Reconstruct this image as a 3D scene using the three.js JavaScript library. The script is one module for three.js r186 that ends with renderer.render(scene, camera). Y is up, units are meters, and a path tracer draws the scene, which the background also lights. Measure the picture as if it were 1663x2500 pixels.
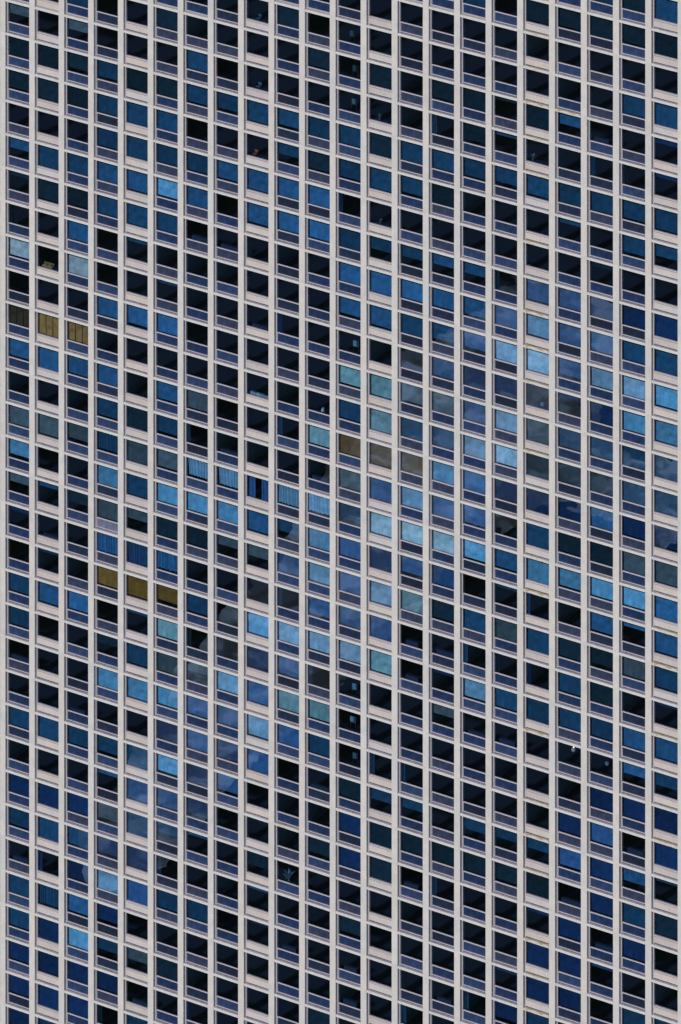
import * as THREE from 'three';
import { Sky } from 'three/addons/objects/Sky.js';
import { mergeGeometries } from 'three/addons/utils/BufferGeometryUtils.js';
import { RoundedBoxGeometry } from 'three/addons/geometries/RoundedBoxGeometry.js';
import { ImprovedNoise } from 'three/addons/math/ImprovedNoise.js';

// ---------------------------------------------------------------- camera, sky, sun, exposure
const W = 681, H = 1024;
const BAY = 3.7761, FLOOR = 3.6;            // bay width and storey height of the tower, metres
const Y0 = 150;                             // height of the sill of storey 0
const AZ = 0.54593;                         // how far the view turns from square-on
const scene = new THREE.Scene();
// a view camera held level with a strongly lowered lens: the photograph looks down on the tower and keeps its piers upright
const camera = new THREE.PerspectiveCamera(2 * Math.atan(1250 / 18900) * 180 / Math.PI, W / H, 10, 4000);
{
  const r = new THREE.Vector3(Math.cos(AZ), 0, -Math.sin(AZ)), f = new THREE.Vector3(-Math.sin(AZ), 0, -Math.cos(AZ));
  camera.position.set(0, Y0, 0).addScaledVector(r, 36.014).addScaledVector(f, -832.05);
  camera.position.y += 354.42;
  camera.lookAt(camera.position.clone().add(f));
  camera.setViewOffset(W, H, 0, H * 9221 / 2500, W, H);
}
const EL = 25 * Math.PI / 180, SAZ = -9 * Math.PI / 180;
const sunDir = new THREE.Vector3(Math.sin(SAZ) * Math.cos(EL), Math.sin(EL), Math.cos(SAZ) * Math.cos(EL));
const sky = new Sky();
sky.name = 'sky'; sky.scale.setScalar(3500); sky.userData.kind = 'structure';
sky.material.uniforms.sunPosition.value.copy(sunDir);
sky.material.uniforms.turbidity.value = 3; sky.material.uniforms.rayleigh.value = 1.6;
sky.material.uniforms.mieCoefficient.value = 0.004;
scene.add(sky);
scene.environmentIntensity = 0.18;
const sun = new THREE.DirectionalLight(0xfff0e4, 2.8);
sun.position.copy(sunDir).multiplyScalar(400).add(new THREE.Vector3(40, 120, 0));
sun.target.position.set(40, 120, 0);
sun.castShadow = true; sun.shadow.radius = 11; sun.shadow.mapSize.set(4096, 4096);
Object.assign(sun.shadow.camera, { left: -120, right: 120, top: 140, bottom: -140, near: 1, far: 1200 });
scene.add(sun, sun.target);
const renderer = new THREE.WebGLRenderer({ antialias: true });
renderer.setSize(W, H); renderer.shadowMap.enabled = true;
renderer.toneMapping = THREE.LinearToneMapping; renderer.toneMappingExposure = 0.97;

// ---------------------------------------------------------------- helpers
let seed = 20240611;
const rnd = () => { seed = (seed + 0x6D2B79F5) | 0; let t = Math.imul(seed ^ seed >>> 15, 1 | seed); t = t + Math.imul(t ^ t >>> 7, 61 | t) ^ t; return ((t ^ t >>> 14) >>> 0) / 4294967296; };
const rr = (a, b) => a + (b - a) * rnd();
const noise = new ImprovedNoise();
const fbm = (x, y, z, o = 4) => { let s = 0, a = 0.5; for (let i = 0; i < o; i++) { s += a * noise.noise(x, y, z + i * 7.3); x *= 2.03; y *= 2.03; a *= 0.5; } return s; };
const used = {};
const numbered = (n) => { const k = (used[n] = (used[n] ?? -1) + 1); return k ? n + '_' + String(k).padStart(3, '0') : n; };
function mesh(name, geo, mat, parent, pos) {
  const m = new THREE.Mesh(geo, mat); m.name = name; m.castShadow = m.receiveShadow = true;
  if (pos) m.position.set(...pos);
  parent.add(m); return m;
}
function box(x0, x1, y0, y1, z0, z1) { const g = new THREE.BoxGeometry(x1 - x0, y1 - y0, z1 - z0); g.translate((x0 + x1) / 2, (y0 + y1) / 2, (z0 + z1) / 2); return g; }
function soft(x0, x1, y0, y1, z0, z1, r = 0.015) { const g = new RoundedBoxGeometry(x1 - x0, y1 - y0, z1 - z0, 1, r); g.translate((x0 + x1) / 2, (y0 + y1) / 2, (z0 + z1) / 2); return g; }
const merge = (list) => mergeGeometries(list.map((g) => (g.index ? g.toNonIndexed() : g)));
function uvMetres(g, s = 1, ox = 0, oy = 0) {           // uv from the faces' own plane, in metres
  const p = g.attributes.position, n = g.attributes.normal, uv = new Float32Array(p.count * 2);
  for (let i = 0; i < p.count; i++) {
    const ax = Math.abs(n.getX(i)), ay = Math.abs(n.getY(i)), az = Math.abs(n.getZ(i));
    const u = ax > ay && ax > az ? p.getZ(i) : p.getX(i), v = ay > ax && ay > az ? p.getZ(i) : p.getY(i);
    uv[2 * i] = u * s + ox; uv[2 * i + 1] = v * s + oy;
  }
  g.setAttribute('uv', new THREE.BufferAttribute(uv, 2)); return g;
}
function texture(n, fn, srgb = true) {                  // fn(u, v) -> [r, g, b] 0..1
  const d = new Uint8Array(n * n * 4);
  for (let j = 0; j < n; j++) for (let i = 0; i < n; i++) {
    const c = fn(i / n, j / n), k = 4 * (j * n + i);
    for (let q = 0; q < 3; q++) d[k + q] = Math.max(0, Math.min(255, Math.round(255 * c[q])));
    d[k + 3] = 255;
  }
  const t = new THREE.DataTexture(d, n, n, THREE.RGBAFormat);
  t.wrapS = t.wrapT = THREE.RepeatWrapping; t.magFilter = THREE.LinearFilter; t.minFilter = THREE.LinearMipmapLinearFilter; t.generateMipmaps = true;
  if (srgb) t.colorSpace = THREE.SRGBColorSpace;
  t.needsUpdate = true; return t;
}
// noise that closes on itself at the edges of the texture
const tile = (u, v, f, z, o = 4) => { const a = fbm(u * f, v * f, z, o), b = fbm((u - 1) * f, v * f, z, o), c = fbm(u * f, (v - 1) * f, z, o), d = fbm((u - 1) * f, (v - 1) * f, z, o);
  const su = u * u * (3 - 2 * u), sv = v * v * (3 - 2 * v); return (a * (1 - su) + b * su) * (1 - sv) + (c * (1 - su) + d * su) * sv; };

// ---------------------------------------------------------------- materials
const stoneTex = texture(512, (u, v) => { const n = tile(u, v, 5, 1.5), m = tile(u, v, 40, 9.1, 2), q = tile(u, v * 0.12, 34, 5.5, 3), s = 0.93 + 0.09 * n + 0.06 * m + 0.06 * Math.min(0.1, q); return [s, s * (0.995 - 0.02 * n), s * (0.985 - 0.03 * n)]; });
stoneTex.repeat.set(0.21, 0.21);
const ledgeTex = texture(512, (u, v) => { const n = tile(u, v, 7, 4.2), m = tile(u, v, 46, 2.1, 2), k = Math.max(0, n + 0.12 + 0.5 * m), s = 0.95 - 0.5 * Math.min(0.6, k) + 0.12 * m; return [s, s * 0.975, s * 0.99]; });  // blotches that darken the ledge plates at random
ledgeTex.repeat.set(0.27, 0.9);
const rustTex = texture(512, (u, v) => { const n = tile(u, v, 6, 14.2), m = tile(u, v, 30, 21, 3), k = Math.max(0, Math.min(1, (n + m * 0.7 - 0.06) * 2.6)); const s = 0.93 + 0.1 * m; return [s * (1 - 0.22 * k), s * (1 - 0.38 * k), s * (1 - 0.72 * k)]; });
rustTex.repeat.set(0.27, 0.9);
const weaveTex = texture(512, (u, v) => { const a = tile(u, v * 0.08, 26, 3, 3), b = tile(u, v, 5, 8, 3), c = tile(u, v, 70, 11, 1), s = 0.88 + 0.09 * a + 0.34 * b + 0.10 * c; return [s, s, s]; });
weaveTex.repeat.set(0.31, 0.31);
const std = (c, o = {}) => new THREE.MeshStandardMaterial({ color: new THREE.Color().setRGB(...c), roughness: 0.85, ...o });
const matte = (c, o = {}) => new THREE.MeshPhysicalMaterial({ color: new THREE.Color().setRGB(...c), roughness: 1, specularIntensity: 0.06, ...o });   // cloth, carpet, planting
const M = {
  stone: std([0.685, 0.632, 0.585], { map: stoneTex, vertexColors: true }),
  sill: [[0.70, 0.665, 0.62], [0.67, 0.635, 0.595], [0.69, 0.645, 0.61]].map((c) => std(c, { map: stoneTex })),
  sillRust: std([0.68, 0.63, 0.56], { map: rustTex }),
  ledge: [[0.54, 0.52, 0.54], [0.48, 0.465, 0.50], [0.57, 0.545, 0.55]].map((c, i) => std(c, { map: i ? ledgeTex.clone() : ledgeTex, roughness: 0.6 })),
  ledgeRust: std([0.50, 0.46, 0.40], { map: rustTex }),
  panel: [[0.62, 0.53, 0.475], [0.64, 0.555, 0.50], [0.58, 0.50, 0.46], [0.62, 0.55, 0.52]].map((c) => std(c, { map: stoneTex, roughness: 0.6 })),
  frame: std([0.50, 0.43, 0.44], { roughness: 0.5 }),
  dark_strip: std([0.03, 0.028, 0.04]),  // near-black tone stands in for the shade inside the gaps
  glass: new THREE.MeshPhysicalMaterial({ color: new THREE.Color().setRGB(0.63, 0.80, 0.95), roughness: 0, transmission: 1, thickness: 0, ior: 2.6 }),
  lower: [[0.022, 0.043, 0.110], [0.018, 0.037, 0.092], [0.040, 0.052, 0.098], [0.028, 0.054, 0.130], [0.014, 0.027, 0.062], [0.009, 0.018, 0.042]].map((c, i) => matte(c, { roughness: 0.3 + 0.06 * i, specularIntensity: 0.4, map: weaveTex })),
  lowerPale: std([0.16, 0.17, 0.27], { roughness: 0.5, map: weaveTex }),
  roomFloor: matte([0.030, 0.040, 0.072]), roomWall: matte([0.30, 0.31, 0.32]),  // navy carpet tone, darkened to stand in for the dim rooms
  cabinet: matte([0.030, 0.042, 0.08]),
};
M.ledge.forEach((m, i) => { if (i) { m.map.offset.set(0.37 * i, 0.21 * i); m.map.needsUpdate = true; } });
// cloths by kind; v r R hold reflected blue, y Y warm room light
const CLOTH = {
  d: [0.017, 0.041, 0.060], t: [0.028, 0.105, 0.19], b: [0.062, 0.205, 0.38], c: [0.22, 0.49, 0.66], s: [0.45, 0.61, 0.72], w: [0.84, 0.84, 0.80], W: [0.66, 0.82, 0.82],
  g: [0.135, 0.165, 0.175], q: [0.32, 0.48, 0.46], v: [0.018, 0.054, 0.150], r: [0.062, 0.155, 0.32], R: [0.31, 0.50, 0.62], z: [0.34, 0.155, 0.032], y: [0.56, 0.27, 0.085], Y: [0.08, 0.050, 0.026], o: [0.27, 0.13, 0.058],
};
const clothCache = {};
function cloth(k) {
  const list = clothCache[k] ??= [0.78, 0.9, 1, 1.12, 1.26].map((f) => matte(CLOTH[k].map((x) => Math.min(0.85, x * f)), { map: weaveTex }));
  return list[Math.floor(rnd() * list.length)];
}

// ---------------------------------------------------------------- ground before the tower (what the tilted panes mirror)
function sheet(name, pts, y, mat) {
  const g = new THREE.ShapeGeometry(new THREE.Shape(pts.map(([x, z]) => new THREE.Vector2(x, -z)))); g.rotateX(-Math.PI / 2);
  const m = mesh(name, g, mat, scene, [0, y, 0]); m.userData.kind = 'structure'; return m;
}
const lawnTex = texture(1024, (u, v) => { const n = tile(u, v, 18, 6), m = tile(u, v, 90, 3, 2), s = 0.22 + 0.12 * n + 0.1 * m; return [s * 0.42, s * 0.75, s * 0.55]; });
lawnTex.repeat.set(0.004, 0.004);
const ground = mesh('ground', new THREE.PlaneGeometry(6000, 6000).rotateX(-Math.PI / 2), matte([0.6, 0.6, 0.6], { map: lawnTex }), scene);
uvMetres(ground.geometry); ground.userData.kind = 'structure';

// an added, unseen pale square, shaped and blotched to give the panes a bright reflection
const squareTex = texture(1024, (u, v) => {
  const wx = tile(u, v, 6, 31, 3), wy = tile(u, v, 6, 47, 3), n = tile((u + 0.08 * wx + 2) % 1, (v + 0.08 * wy + 2) % 1, 24, 5, 4), m = tile(u, v, 110, 17, 2), k = Math.max(0, Math.min(1, (n + 0.10) * 4));
  const s = 0.90 + 0.1 * m; return [(0.14 + 0.68 * k) * s, (0.24 + 0.67 * k) * s, (0.24 + 0.74 * k) * s];
});
squareTex.repeat.set(1 / 150, 1 / 150);
const square = sheet('added_reflection_square', [[-50, 92], [-46, 104], [-49, 121], [-51, 137], [-52, 149], [-51, 167], [-56, 190], [-50, 206], [-34, 208], [-30, 220], [-56, 226], [-64, 240], [-68, 258], [-87, 263], [-90, 229], [-81, 199], [-75, 178], [-74, 160], [-70, 143], [-65, 125], [-60, 105]], 0.02, std([0.84, 0.92, 0.98], { map: squareTex }));
uvMetres(square.geometry);
sheet('street', [[-260, 40], [120, 40], [120, 62], [-260, 62]], 0.012, std([0.05, 0.05, 0.055]));

// ---------------------------------------------------------------- the tower
const tower = new THREE.Group(); tower.name = 'office_tower'; scene.add(tower);
tower.userData = { label: 'pale stone office tower with a dense grid of blue windows between upright piers', category: 'building' };
const COLS = 22, R0 = -8, R1 = 33;                       // storeys from R0 (top) down to R1
const PW = 0.72, X0 = -PW;                               // pier width; the bay's own x = 0 is the pier's face edge
const yOf = (r) => Y0 - FLOOR * r;                       // top edge of the sill of storey r

// piers: one block per storey, an open joint between each two
for (let c = -1; c <= COLS + 1; c++) {
  const blocks = [];
  for (let r = R0; r <= R1; r++) {
    const y1 = yOf(r - 1) - 0.02, y0 = yOf(r) - 0.02;
    const g = soft(-PW, 0, y0 + 0.009, y1 - 0.009, -0.42, rr(-0.003, 0.003), 0.02);
    uvMetres(g, 1, rr(0, 9), rr(0, 9));
    const t = rr(0.955, 1.03), w = rr(-0.02, 0.022), col = new Float32Array(g.attributes.position.count * 3);
    for (let i = 0; i < col.length; i += 3) { col[i] = t + w; col[i + 1] = t; col[i + 2] = t - w; }
    g.setAttribute('color', new THREE.BufferAttribute(col, 3)); blocks.push(g);
  }
  const back = box(-PW + 0.02, -0.02, yOf(R1), yOf(R0 - 1), -0.5, -0.012).toNonIndexed(); uvMetres(back);
  back.setAttribute('color', new THREE.BufferAttribute(new Float32Array(back.attributes.position.count * 3).fill(1), 3)); blocks.push(back);
  mesh('pier', mergeGeometries(blocks), M.stone, tower, [c * BAY, 0, 0]);
}

// pieces of one window; x = 0 .. IN between the piers, y = 0 at the sill's top edge, z = 0 at the piers' face
const IN = BAY - PW, TOP = FLOOR - 0.26, ZF = -0.30, ZG = -0.43;
const sillGeo = [0, 1, 2, 3].map((i) => uvMetres(soft(0.002, IN - 0.002, -0.26, 0, -0.62, -0.012, 0.022), 1, i * 1.7, i * 0.63));
const ledgeGeo = [0, 1, 2, 3].map((i) => uvMetres(soft(0.012, IN - 0.012, 0.0005, 0.012, -0.40, -0.045, 0.004), 1, i * 2.3, i * 0.47));
const J = 0.14;                                          // jamb width
function frameGeo(panel) {
  const g = [soft(0, J, 0.001, TOP - 0.001, -0.5, ZF), soft(IN - J, IN, 0.001, TOP - 0.001, -0.5, ZF), box(J, IN - J, TOP - 0.12, TOP - 0.001, -0.5, ZF - 0.002)];
  if (panel) g.push(soft(J, IN - J, 0.755, 0.865, -0.5, ZF + 0.02));
  else g.push(soft(J, IN - J, 1.015, 1.10, -0.5, ZF - 0.05), soft(J, IN - J, 0.075, 0.14, -0.5, ZF - 0.02), soft(J, J + 0.06, 0.125, 1.015, -0.5, ZF - 0.08), soft(IN - J - 0.10, IN - J, 0.125, 1.015, -0.5, ZF - 0.08));
  return merge(g);
}
const FR = { panel: frameGeo(true), light: frameGeo(false) };
const panelGeo = [0, 1, 2].map((i) => uvMetres(soft(J - 0.02, IN - J + 0.02, 0.085, 0.70, -0.47, ZF - 0.01, 0.018), 1, i * 2.1, i));
const darkStripGeo = { panel: merge([box(J, IN - J, 0.013, 0.088, -0.45, ZF - 0.03), box(J, IN - J, 0.695, 0.756, -0.45, ZF - 0.035)]), light: box(J, IN - J, 0.013, 0.078, -0.45, ZF - 0.035) };  // dark strips that paint the shade of the open gaps
const lowerGeo = [0, 1, 2].map((i) => uvMetres(box(J + 0.06, IN - J - 0.10, 0.125, 1.015, -0.46, ZG), 1, i * 1.3, i * 2));
function paneGeo(y0, y1, s) {                            // rolled glass: a sheet with a slow, slight wave
  const w = IN - 2 * J, h = y1 - y0, g = new THREE.PlaneGeometry(w, h, 7, 6), p = g.attributes.position;
  for (let i = 0; i < p.count; i++) p.setZ(i, 0.004 * fbm(p.getX(i) * 0.7 + s, p.getY(i) * 0.7, s * 3.1, 2));
  g.computeVertexNormals(); g.translate(IN / 2, (y0 + y1) / 2, ZG); return g;
}
const PANE = { panel: [0, 1, 2, 3, 4, 5].map((i) => paneGeo(0.865, TOP - 0.12, i + 0.5)), light: [0, 1, 2, 3, 4, 5].map((i) => paneGeo(1.10, TOP - 0.12, i + 9.5)) };
const pick = (a) => a[Math.floor(rnd() * a.length)];
const blindCache = {};
function blindGeo(y0, y1, x0 = J + 0.10, x1 = IN - J - 0.07) {
  const key = [y0, y1, x0, x1].map((v) => v.toFixed(2)).join();
  return blindCache[key] ??= (() => { const g = merge([box(x0, x1, y0, y1, -0.595, -0.585), soft(x0 - 0.005, x1 + 0.005, y0 - 0.04, y0, -0.605, -0.575, 0.008)]); return uvMetres(g, 1, rr(0, 5), rr(0, 5)); })();
}
function curtainGeo(x0, x1, y0, y1, s) {                 // cloth hanging in uneven folds, with thickness
  const nx = Math.max(10, Math.round((x1 - x0) * 26)), ny = 6, pos = [], idx = [];
  for (const dz of [0, -0.006]) for (let j = 0; j <= ny; j++) for (let i = 0; i <= nx; i++) {
    const u = i / nx, v = j / ny, flare = 1 - 0.10 * (1 - v) * Math.sin(s * 2.3);
    const x = x0 + (x1 - x0) * (0.5 + (u - 0.5) * flare), ph = u * (x1 - x0) * 17 + 1.6 * noise.noise(u * 4, s, 0.3) * 3;
    pos.push(x, y0 + (y1 - y0) * v, -0.68 + 0.085 * Math.sin(ph + 0.5 * v) + 0.05 * noise.noise(u * 5, v, s) + dz);
  }
  const n = (nx + 1) * (ny + 1);
  for (let k = 0; k < 2; k++) for (let j = 0; j < ny; j++) for (let i = 0; i < nx; i++) {
    const a = k * n + j * (nx + 1) + i, b = a + 1, c = a + nx + 1, d = c + 1;
    k ? idx.push(a, c, b, b, c, d) : idx.push(a, b, c, b, d, c);
  }
  const g = new THREE.BufferGeometry(); g.setAttribute('position', new THREE.Float32BufferAttribute(pos, 3)); g.setIndex(idx); g.computeVertexNormals();
  return uvMetres(g);
}

// what each window of a bay shows, from the first storey in view downwards:
// k n = bare dark room; d t b c s w g q z o = blind drawn, by cloth; v r R = reflected blue painted as a blind; y Y = warm room light painted on panels; h e H = blind half or barely drawn; f = curtain in folds; L l P = things inside
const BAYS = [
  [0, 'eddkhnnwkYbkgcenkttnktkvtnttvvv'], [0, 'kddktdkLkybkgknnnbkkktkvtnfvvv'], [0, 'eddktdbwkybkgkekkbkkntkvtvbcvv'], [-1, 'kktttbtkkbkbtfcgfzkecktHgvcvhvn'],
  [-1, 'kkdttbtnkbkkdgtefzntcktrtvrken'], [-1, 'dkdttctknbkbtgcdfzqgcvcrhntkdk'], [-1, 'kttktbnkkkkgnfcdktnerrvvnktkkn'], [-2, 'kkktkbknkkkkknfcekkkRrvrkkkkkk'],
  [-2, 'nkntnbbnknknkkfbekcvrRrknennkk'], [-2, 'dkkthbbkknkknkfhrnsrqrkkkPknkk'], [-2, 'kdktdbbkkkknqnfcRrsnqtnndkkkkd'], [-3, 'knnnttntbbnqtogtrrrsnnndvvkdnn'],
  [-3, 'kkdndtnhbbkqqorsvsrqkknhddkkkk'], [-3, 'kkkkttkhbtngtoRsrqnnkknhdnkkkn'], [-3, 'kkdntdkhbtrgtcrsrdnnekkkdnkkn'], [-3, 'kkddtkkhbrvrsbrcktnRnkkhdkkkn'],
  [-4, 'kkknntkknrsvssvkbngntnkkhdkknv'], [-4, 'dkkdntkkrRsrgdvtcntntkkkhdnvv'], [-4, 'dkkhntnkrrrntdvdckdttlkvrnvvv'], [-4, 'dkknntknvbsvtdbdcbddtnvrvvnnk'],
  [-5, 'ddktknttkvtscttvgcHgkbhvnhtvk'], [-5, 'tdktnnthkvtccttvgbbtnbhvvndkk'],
];
const PANEL_BAY = new Set([1, 4, 8, 12, 17, 21]);
const NAMED = { w: 'window with a bright white blind', z: 'window with an olive yellow blind', y: 'window with panels painted as yellow room light', Y: 'window with panels painted as dim ochre room light', o: 'window with a brown blind' };
function makeWindow(c, r, k) {
  const panel = PANEL_BAY.has(c), base = panel ? 0.865 : 1.10;
  const bare = 'knLlP'.includes(k), kind = panel ? 'panel_window' : k === 'f' ? 'curtained_window' : bare ? 'window' : 'blind_window';
  const w = new THREE.Group(); w.name = kind; w.position.set(c * BAY, yOf(r), 0); tower.add(w);
  if (NAMED[k]) w.userData.label = NAMED[k];
  const stained = (c === 17 && (rnd() < 0.6)) || (c === 21 && rnd() < 0.15) || rnd() < 0.006;
  mesh('sill', pick(sillGeo), stained ? M.sillRust : pick(M.sill), w);
  mesh('ledge_plate', pick(ledgeGeo), stained ? M.ledgeRust : pick(M.ledge), w);
  mesh('frame', panel ? FR.panel : FR.light, M.frame, w);
  mesh('dark_strip', panel ? darkStripGeo.panel : darkStripGeo.light, M.dark_strip, w);
  if (panel) mesh('panel', pick(panelGeo), pick(M.panel), w);
  else mesh('lower_pane', pick(lowerGeo), k === 'g' && r === 14 && c === 3 ? M.lowerPale : M.lower[rnd() < 0.24 ? 4 + Math.floor(rnd() * 2) : Math.floor(rnd() * 4)], w);
  const pane = mesh('pane', pick(panel ? PANE.panel : PANE.light), M.glass, w);
  pane.rotation.set(rr(-1, 1) * 0.0035, rr(-1, 1) * 0.0035, 0);
  const top = TOP - 0.41, h = top - base;
  const drop = (f) => Math.round((top - h * f) * 20) / 20;
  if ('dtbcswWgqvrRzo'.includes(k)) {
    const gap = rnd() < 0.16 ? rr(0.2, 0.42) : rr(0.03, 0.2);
    mesh('blind', blindGeo(Math.round((base + gap) * 20) / 20, top), cloth(k), w);  // for v r R the sheet only carries reflected blue as colour
  } else if (k === 'h') mesh('blind', blindGeo(drop(rr(0.45, 0.62)), top), cloth(pick(['t', 'b', 't'])), w);
  else if (k === 'e') mesh('blind', blindGeo(drop(rr(0.4, 0.6)), top), cloth(pick(['g', 'd'])), w);
  else if (k === 'H') mesh('blind', blindGeo(drop(0.14), top), cloth('b'), w);
  else if (k === 'y' || k === 'Y') {
    const n = 3, a = J + 0.1, b = IN - J - 0.05, s = (b - a) / n, m = cloth(k);
    for (let i = 0; i < n; i++) mesh('painted_glow_panel', blindGeo(base + 0.08, top, a + i * s, a + (i + 1) * s - 0.09), m, w);  // added sheets with the warm light of the room painted as colour
  } else if (k === 'f') {
    const m = cloth(pick(c > 5 ? ['R', 'r', 'R'] : ['t', 'b', 'r'])), s = rr(0, 9), split = rnd() < 0.3;
    if (split) { mesh('curtain', curtainGeo(J + 0.05, IN * rr(0.3, 0.42), base, top, s), m, w); mesh('curtain', curtainGeo(IN * rr(0.5, 0.6), IN - J - 0.05, base, top, s + 4), m, w); }
    else mesh('curtain', curtainGeo(J + 0.05, IN - J - 0.05, base + rr(0, 0.3), top, s), m, w);
  } else if (k === 'n') {
    const p = rnd();
    if (p < 0.35) mesh('blind', blindGeo(drop(pick([0.06, 0.1, 0.15])), top), cloth(pick(['t', 'v', 'd'])), w);
    else if (p < 0.7) mesh('curtain', curtainGeo(J + 0.05, J + rr(0.3, 0.55), base, top, rr(0, 9)), cloth(pick(['v', 't', 'd'])), w);
    else mesh('cabinet', soft(J + rr(0.1, 0.5), IN - J - rr(0.1, 0.9), -0.2, base + rr(0.1, 0.35), -1.1, -0.75), M.cabinet, w);
  }
  else if (k === 'L') mesh('cabinet', soft(J, IN - J, -0.02, 0.72, -1.55, -0.72), M.cabinet, w);
  return w;
}
const PALEST = new Set(['12,12', '13,12', '14,12']);
const INSIDE = new Set(['12,0', '12,3', '17,0', '9,23', '18,17', '19,17', '17,7', '11,-2', '11,-1', '11,0', '11,7', '11,17', '11,18', '11,19', '8,9', '8,2', '8,0', '8,-2', '1,7', '10,9']);
const filled = new Set();
BAYS.forEach(([first, text], c) => [...text].forEach((k, i) => { makeWindow(c, first + i, INSIDE.has(c + ',' + (first + i)) ? 'L' : PALEST.has(c + ',' + (first + i)) ? 'W' : k); filled.add(c + ',' + (first + i)); }));
// the tower goes on past the picture's edges: those windows as one mass
{
  const rest = new THREE.Group(); rest.name = 'outlying_window_field'; rest.userData.kind = 'stuff'; tower.add(rest);
  const lists = { sill: [], frame: [], panel: [], pane: [], lower_pane: [], blind: [] };
  for (let c = -1; c <= COLS; c++) for (let r = R0; r <= R1; r++) {
    if (filled.has(c + ',' + r)) continue;
    const p = PANEL_BAY.has(c), put = (k, g) => { const q = g.clone(); q.translate(c * BAY, yOf(r), 0); lists[k].push(q.index ? q.toNonIndexed() : q); };
    put('sill', sillGeo[0]); put('frame', p ? FR.panel : FR.light);
    if (p) put('panel', panelGeo[0]); else put('lower_pane', lowerGeo[0]);
    put('pane', p ? PANE.panel[0] : PANE.light[0]);
    if (rnd() < 0.45) put('blind', blindGeo(p ? 0.95 : 1.15, TOP - 0.41));
  }
  const mats = { sill: M.sill[0], frame: M.frame, panel: M.panel[0], pane: M.glass, lower_pane: M.lower[0], blind: cloth('t') };
  for (const k in lists) mesh(k, mergeGeometries(lists[k]), mats[k], rest).userData.kind = 'stuff';
}
// things that can be made out in the dark rooms; each stands on the low cabinet behind its window or hangs from the ceiling
const LABEL = (o, label, category, group) => { o.userData = { label, category }; if (group) o.userData.group = group; return o; };
const inRoom = (c, r, x, y, z) => [c * BAY + x, yOf(r) + y, z];
const LEAF = [0.05, 0.10, 0.12].map((g, i) => std([g * 0.55, g, g * 0.9], { roughness: 0.6, side: THREE.DoubleSide }));
LEAF.push(std([0.16, 0.24, 0.34], { roughness: 0.6, side: THREE.DoubleSide }));
function plant(c, r, x, label, size, leaf, n) {
  const t = new THREE.Group(); t.name = numbered('potted_plant'); t.position.set(...inRoom(c, r, x, 0.72, -1.0)); scene.add(t);
  mesh('pot', new THREE.LatheGeometry([[0.001, 0], [0.10, 0], [0.14, 0.2], [0.15, 0.22], [0.13, 0.22], [0.12, 0.19], [0.001, 0.18]].map((p) => new THREE.Vector2(...p)), 14), std([0.12, 0.12, 0.14]), t);
  const g = [];
  for (let i = 0; i < n; i++) {
    const q = new THREE.PlaneGeometry(0.09 * size, 0.42 * size, 2, 4), p = q.attributes.position;
    for (let j = 0; j < p.count; j++) { const v = p.getY(j) / (0.42 * size) + 0.5; p.setX(j, p.getX(j) * Math.sin(Math.PI * Math.min(0.97, v * 0.93 + 0.05))); p.setZ(j, 0.22 * size * v * v + 0.03 * Math.abs(p.getX(j)) / size); p.setY(j, v * 0.42 * size); }
    q.rotateX(rr(-0.1, 0.7)); q.rotateY(rr(0, 6.28)); q.translate(rr(-0.05, 0.05), 0.18 + rr(0, 0.22) * size, rr(-0.05, 0.05)); q.computeVertexNormals(); g.push(q);
  }
  mesh('foliage', merge(g), leaf, t);
  return LABEL(t, label, 'potted plant');
}
plant(12, 0, 1.0, 'spiky plant in the topmost of the dark windows with leaves', 0.8, LEAF[3], 26);
plant(12, 3, 1.1, 'low leafy plant in a dark window directly above a half drawn blue blind', 0.7, LEAF[3], 18);
plant(17, 0, 0.6, 'bluish leafy plant at the lower corner of a dark window under stained sills', 1.0, LEAF[3], 22);
plant(9, 23, 1.2, 'pale forked plant filling a black window in the lower rows', 2.0, LEAF[3], 20);
function globeLamp(c, r, x, y, label, lit) {
  const t = new THREE.Group(); t.name = numbered('globe_lamp'); t.position.set(...inRoom(c, r, x, y, -1.15)); scene.add(t);
  const up = FLOOR - 0.27 - y;
  mesh('shade', new THREE.SphereGeometry(0.24, 24, 16, 0, 6.2832, 0.35, 2.79), std(lit ? [0.42, 0.42, 0.46] : [0.16, 0.2, 0.28], { roughness: 0.7, side: THREE.DoubleSide }), t);
  mesh('cord', new THREE.CylinderGeometry(0.008, 0.008, up, 6).translate(0, up / 2, 0), M.dark_strip, t);
  if (lit) {
    mesh('bulb', new THREE.SphereGeometry(0.075, 14, 10), std([0.9, 0.7, 0.4], { emissive: new THREE.Color(1, 0.62, 0.22), emissiveIntensity: 3.0 }), t, [0, 0.24, 0]);
    const l = new THREE.PointLight(0xffb25a, 1.2, 0, 2); l.position.set(0, 0.24, 0); l.castShadow = true; t.add(l);
  }
  return LABEL(t, label, 'lamp');
}
globeLamp(18, 17, 1.55, 2.35, 'grey globe lamp with a warm lit bulb in a black window', true);
globeLamp(19, 17, 1.75, 2.0, 'unlit globe lamp in the dark window beside the one with a lit bulb', false);
globeLamp(17, 7, 1.65, 1.0, 'pale globe lamp low in a navy window under a pale blue blind', false);
const BOARD = ['topmost in its bay of dark windows', 'second from the top in its bay', 'third from the top in its bay', 'above a grey green blind, halfway up the tower', 'below a pale mottled window', 'second below a pale mottled window', 'lowest in its bay of dark windows'];
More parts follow.
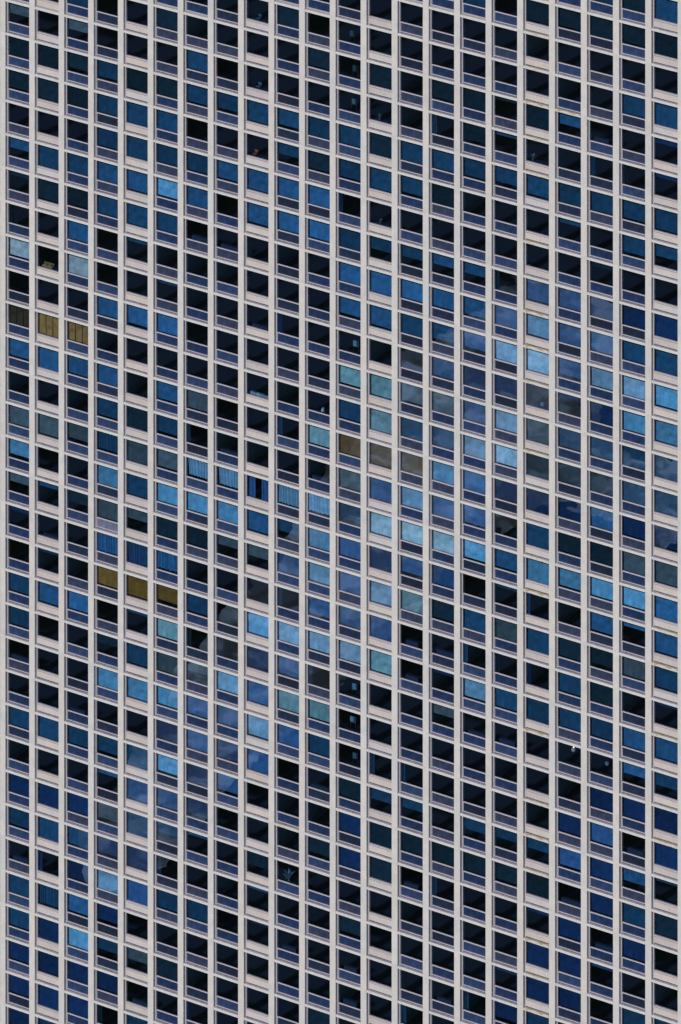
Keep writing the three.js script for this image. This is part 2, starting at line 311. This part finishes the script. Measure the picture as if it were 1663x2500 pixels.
[-2, -1, 0, 7, 17, 18, 19].forEach((r, i) => {
  const t = new THREE.Group(); t.name = numbered('notice_board'); t.position.set(...inRoom(11, r, 1.05 + 0.12 * ((i * 3) % 5), 1.55, -1.6 - 0.1 * (i % 3))); scene.add(t);
  const w = 0.26 + 0.05 * ((i * 2) % 4), h = 0.24 + 0.06 * ((i + 1) % 3), d = [0.3, 0.2, 0.5, 0.9, 0.8, 0.9, 0.4][i];
  mesh('backing', soft(-0.34, 0.34, -0.34, 0.34, -0.03, 0, 0.01), matte([0.045 * d, 0.08 * d, 0.13 * d]), t);
  mesh('sheet', box(-w, -w + 0.4, -h, 0.28, 0.001, 0.004), matte([0.20 * d, 0.33 * d, 0.40 * d]), t);
  for (const s of [-0.3, 0.3]) mesh('leg', box(s - 0.02, s + 0.02, -0.83, -0.34, -0.028, -0.004), M.dark_strip, t);
  LABEL(t, 'pale blue notice board behind glass, ' + BOARD[i], 'notice board', 'notice boards in one bay of rooms');
});
{ // books on the cabinet
  const t = new THREE.Group(); t.name = numbered('book_row'); t.position.set(...inRoom(8, 9, 0, 0.72, -0.85)); scene.add(t);
  let x = 0.25; while (x < IN - 0.5) { const w = rr(0.05, 0.12), h = rr(0.2, 0.32); mesh('book', soft(x, x + w - 0.004, 0, h, -0.2, 0, 0.006), std(pick([[0.4, 0.45, 0.5], [0.3, 0.35, 0.45], [0.35, 0.3, 0.25], [0.16, 0.3, 0.42], [0.5, 0.5, 0.5]])), t); x += w; }
  LABEL(t, 'row of pale books along the foot of a dark window over a cream panel', 'books');
}
function chair(c, r, x, color, label) {
  const t = new THREE.Group(); t.name = numbered('office_chair'); t.position.set(...inRoom(c, r, x, 0.72, -1.1)); scene.add(t);
  const m = std(color, { roughness: 0.7 });
  mesh('seat', soft(-0.22, 0.22, 0.16, 0.22, -0.22, 0.22, 0.02), m, t); mesh('backrest', soft(-0.2, 0.2, 0.26, 0.52, -0.24, -0.2, 0.015), m, t);
  for (const a of [-0.18, 0.18]) for (const b of [-0.18, 0.18]) mesh('leg', box(a - 0.015, a + 0.015, 0, 0.16, b - 0.015, b + 0.015), M.dark_strip, t);
  return LABEL(t, label, 'chair');
}
chair(8, 2, 0.75, [0.45, 0.10, 0.03], 'small orange seat at the foot of a dark window over a cream panel');
chair(8, 0, 1.2, [0.09, 0.14, 0.22], 'grey blue chair in a dark window, two storeys over the orange seat');
chair(8, -2, 1.2, [0.05, 0.09, 0.15], 'dim chair in the topmost dark window over the orange seat');
{ // sofa with the warm cushions
  const t = new THREE.Group(); t.name = numbered('sofa'); t.position.set(...inRoom(1, 7, 0.9, 0.72, -1.1)); scene.add(t);
  mesh('seat', soft(-0.55, 0.75, 0, 0.18, -0.25, 0.25, 0.04), std([0.42, 0.25, 0.07]), t);
  mesh('backrest', soft(-0.55, 0.75, 0.18, 0.4, -0.28, -0.18, 0.03), std([0.22, 0.14, 0.06]), t);
  for (const s of [-0.2, 0.42]) mesh('cushion', soft(s - 0.16, s + 0.16, 0.18, 0.27, -0.14, 0.2, 0.04), std([0.55, 0.33, 0.08]), t);
  LABEL(t, 'ochre sofa with cushions at the foot of a dark window between two bright white blinds', 'sofa');
}
{ // shaded table lamp
  const t = new THREE.Group(); t.name = numbered('table_lamp'); t.position.set(...inRoom(10, 9, 1.65, 0.72, -0.95)); scene.add(t);
  mesh('base', new THREE.LatheGeometry([[0.001, 0], [0.1, 0], [0.1, 0.02], [0.03, 0.05], [0.02, 0.2], [0.02, 0.45], [0.001, 0.45]].map((p) => new THREE.Vector2(...p)), 14), M.dark_strip, t);
  mesh('lamp_shade', new THREE.CylinderGeometry(0.13, 0.22, 0.32, 20, 1, true), std([0.42, 0.5, 0.58], { side: THREE.DoubleSide }), t, [0, 0.52, 0]);
  LABEL(t, 'unlit table lamp with a pale shade in a dark window above a grey green blind', 'lamp');
}
// the body behind the windows: floors, cross walls, core, roof and the plain base below
const XL = -BAY - PW, XR = (COLS + 1) * BAY;
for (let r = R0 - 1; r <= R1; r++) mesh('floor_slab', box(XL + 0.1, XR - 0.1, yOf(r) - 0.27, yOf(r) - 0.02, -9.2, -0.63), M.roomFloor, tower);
mesh('core_wall', box(XL + 0.1, XR - 0.1, yOf(R1) - 0.2, yOf(R0 - 1), -30, -9.01), M.roomWall, tower);
for (let r = R0; r <= R1; r++) {
  const g = []; for (let c = 0; c <= COLS; c++) if (rnd() < 0.14) g.push(box(c * BAY - 0.42, c * BAY - 0.3, yOf(r) - 0.019, yOf(r - 1) - 0.271, -9, -0.64));
  if (g.length) mesh('cross_wall', merge(g), M.roomWall, tower);
}
mesh('side_wall', merge([box(XL - 0.3, XL + 0.09, 0, yOf(R0 - 1), -30, -0.5), box(XR - 0.09, XR + 0.3, 0, yOf(R0 - 1), -30, -0.5)]), M.panel[2], tower);
mesh('base_wall', box(XL, XR, 0, yOf(R1) - 0.28, -30, -0.02), M.panel[2], tower);
mesh('roof', box(XL, XR, yOf(R0 - 1), yOf(R0 - 1) + 1.2, -30, -0.02), M.panel[2], tower);

renderer.render(scene, camera);
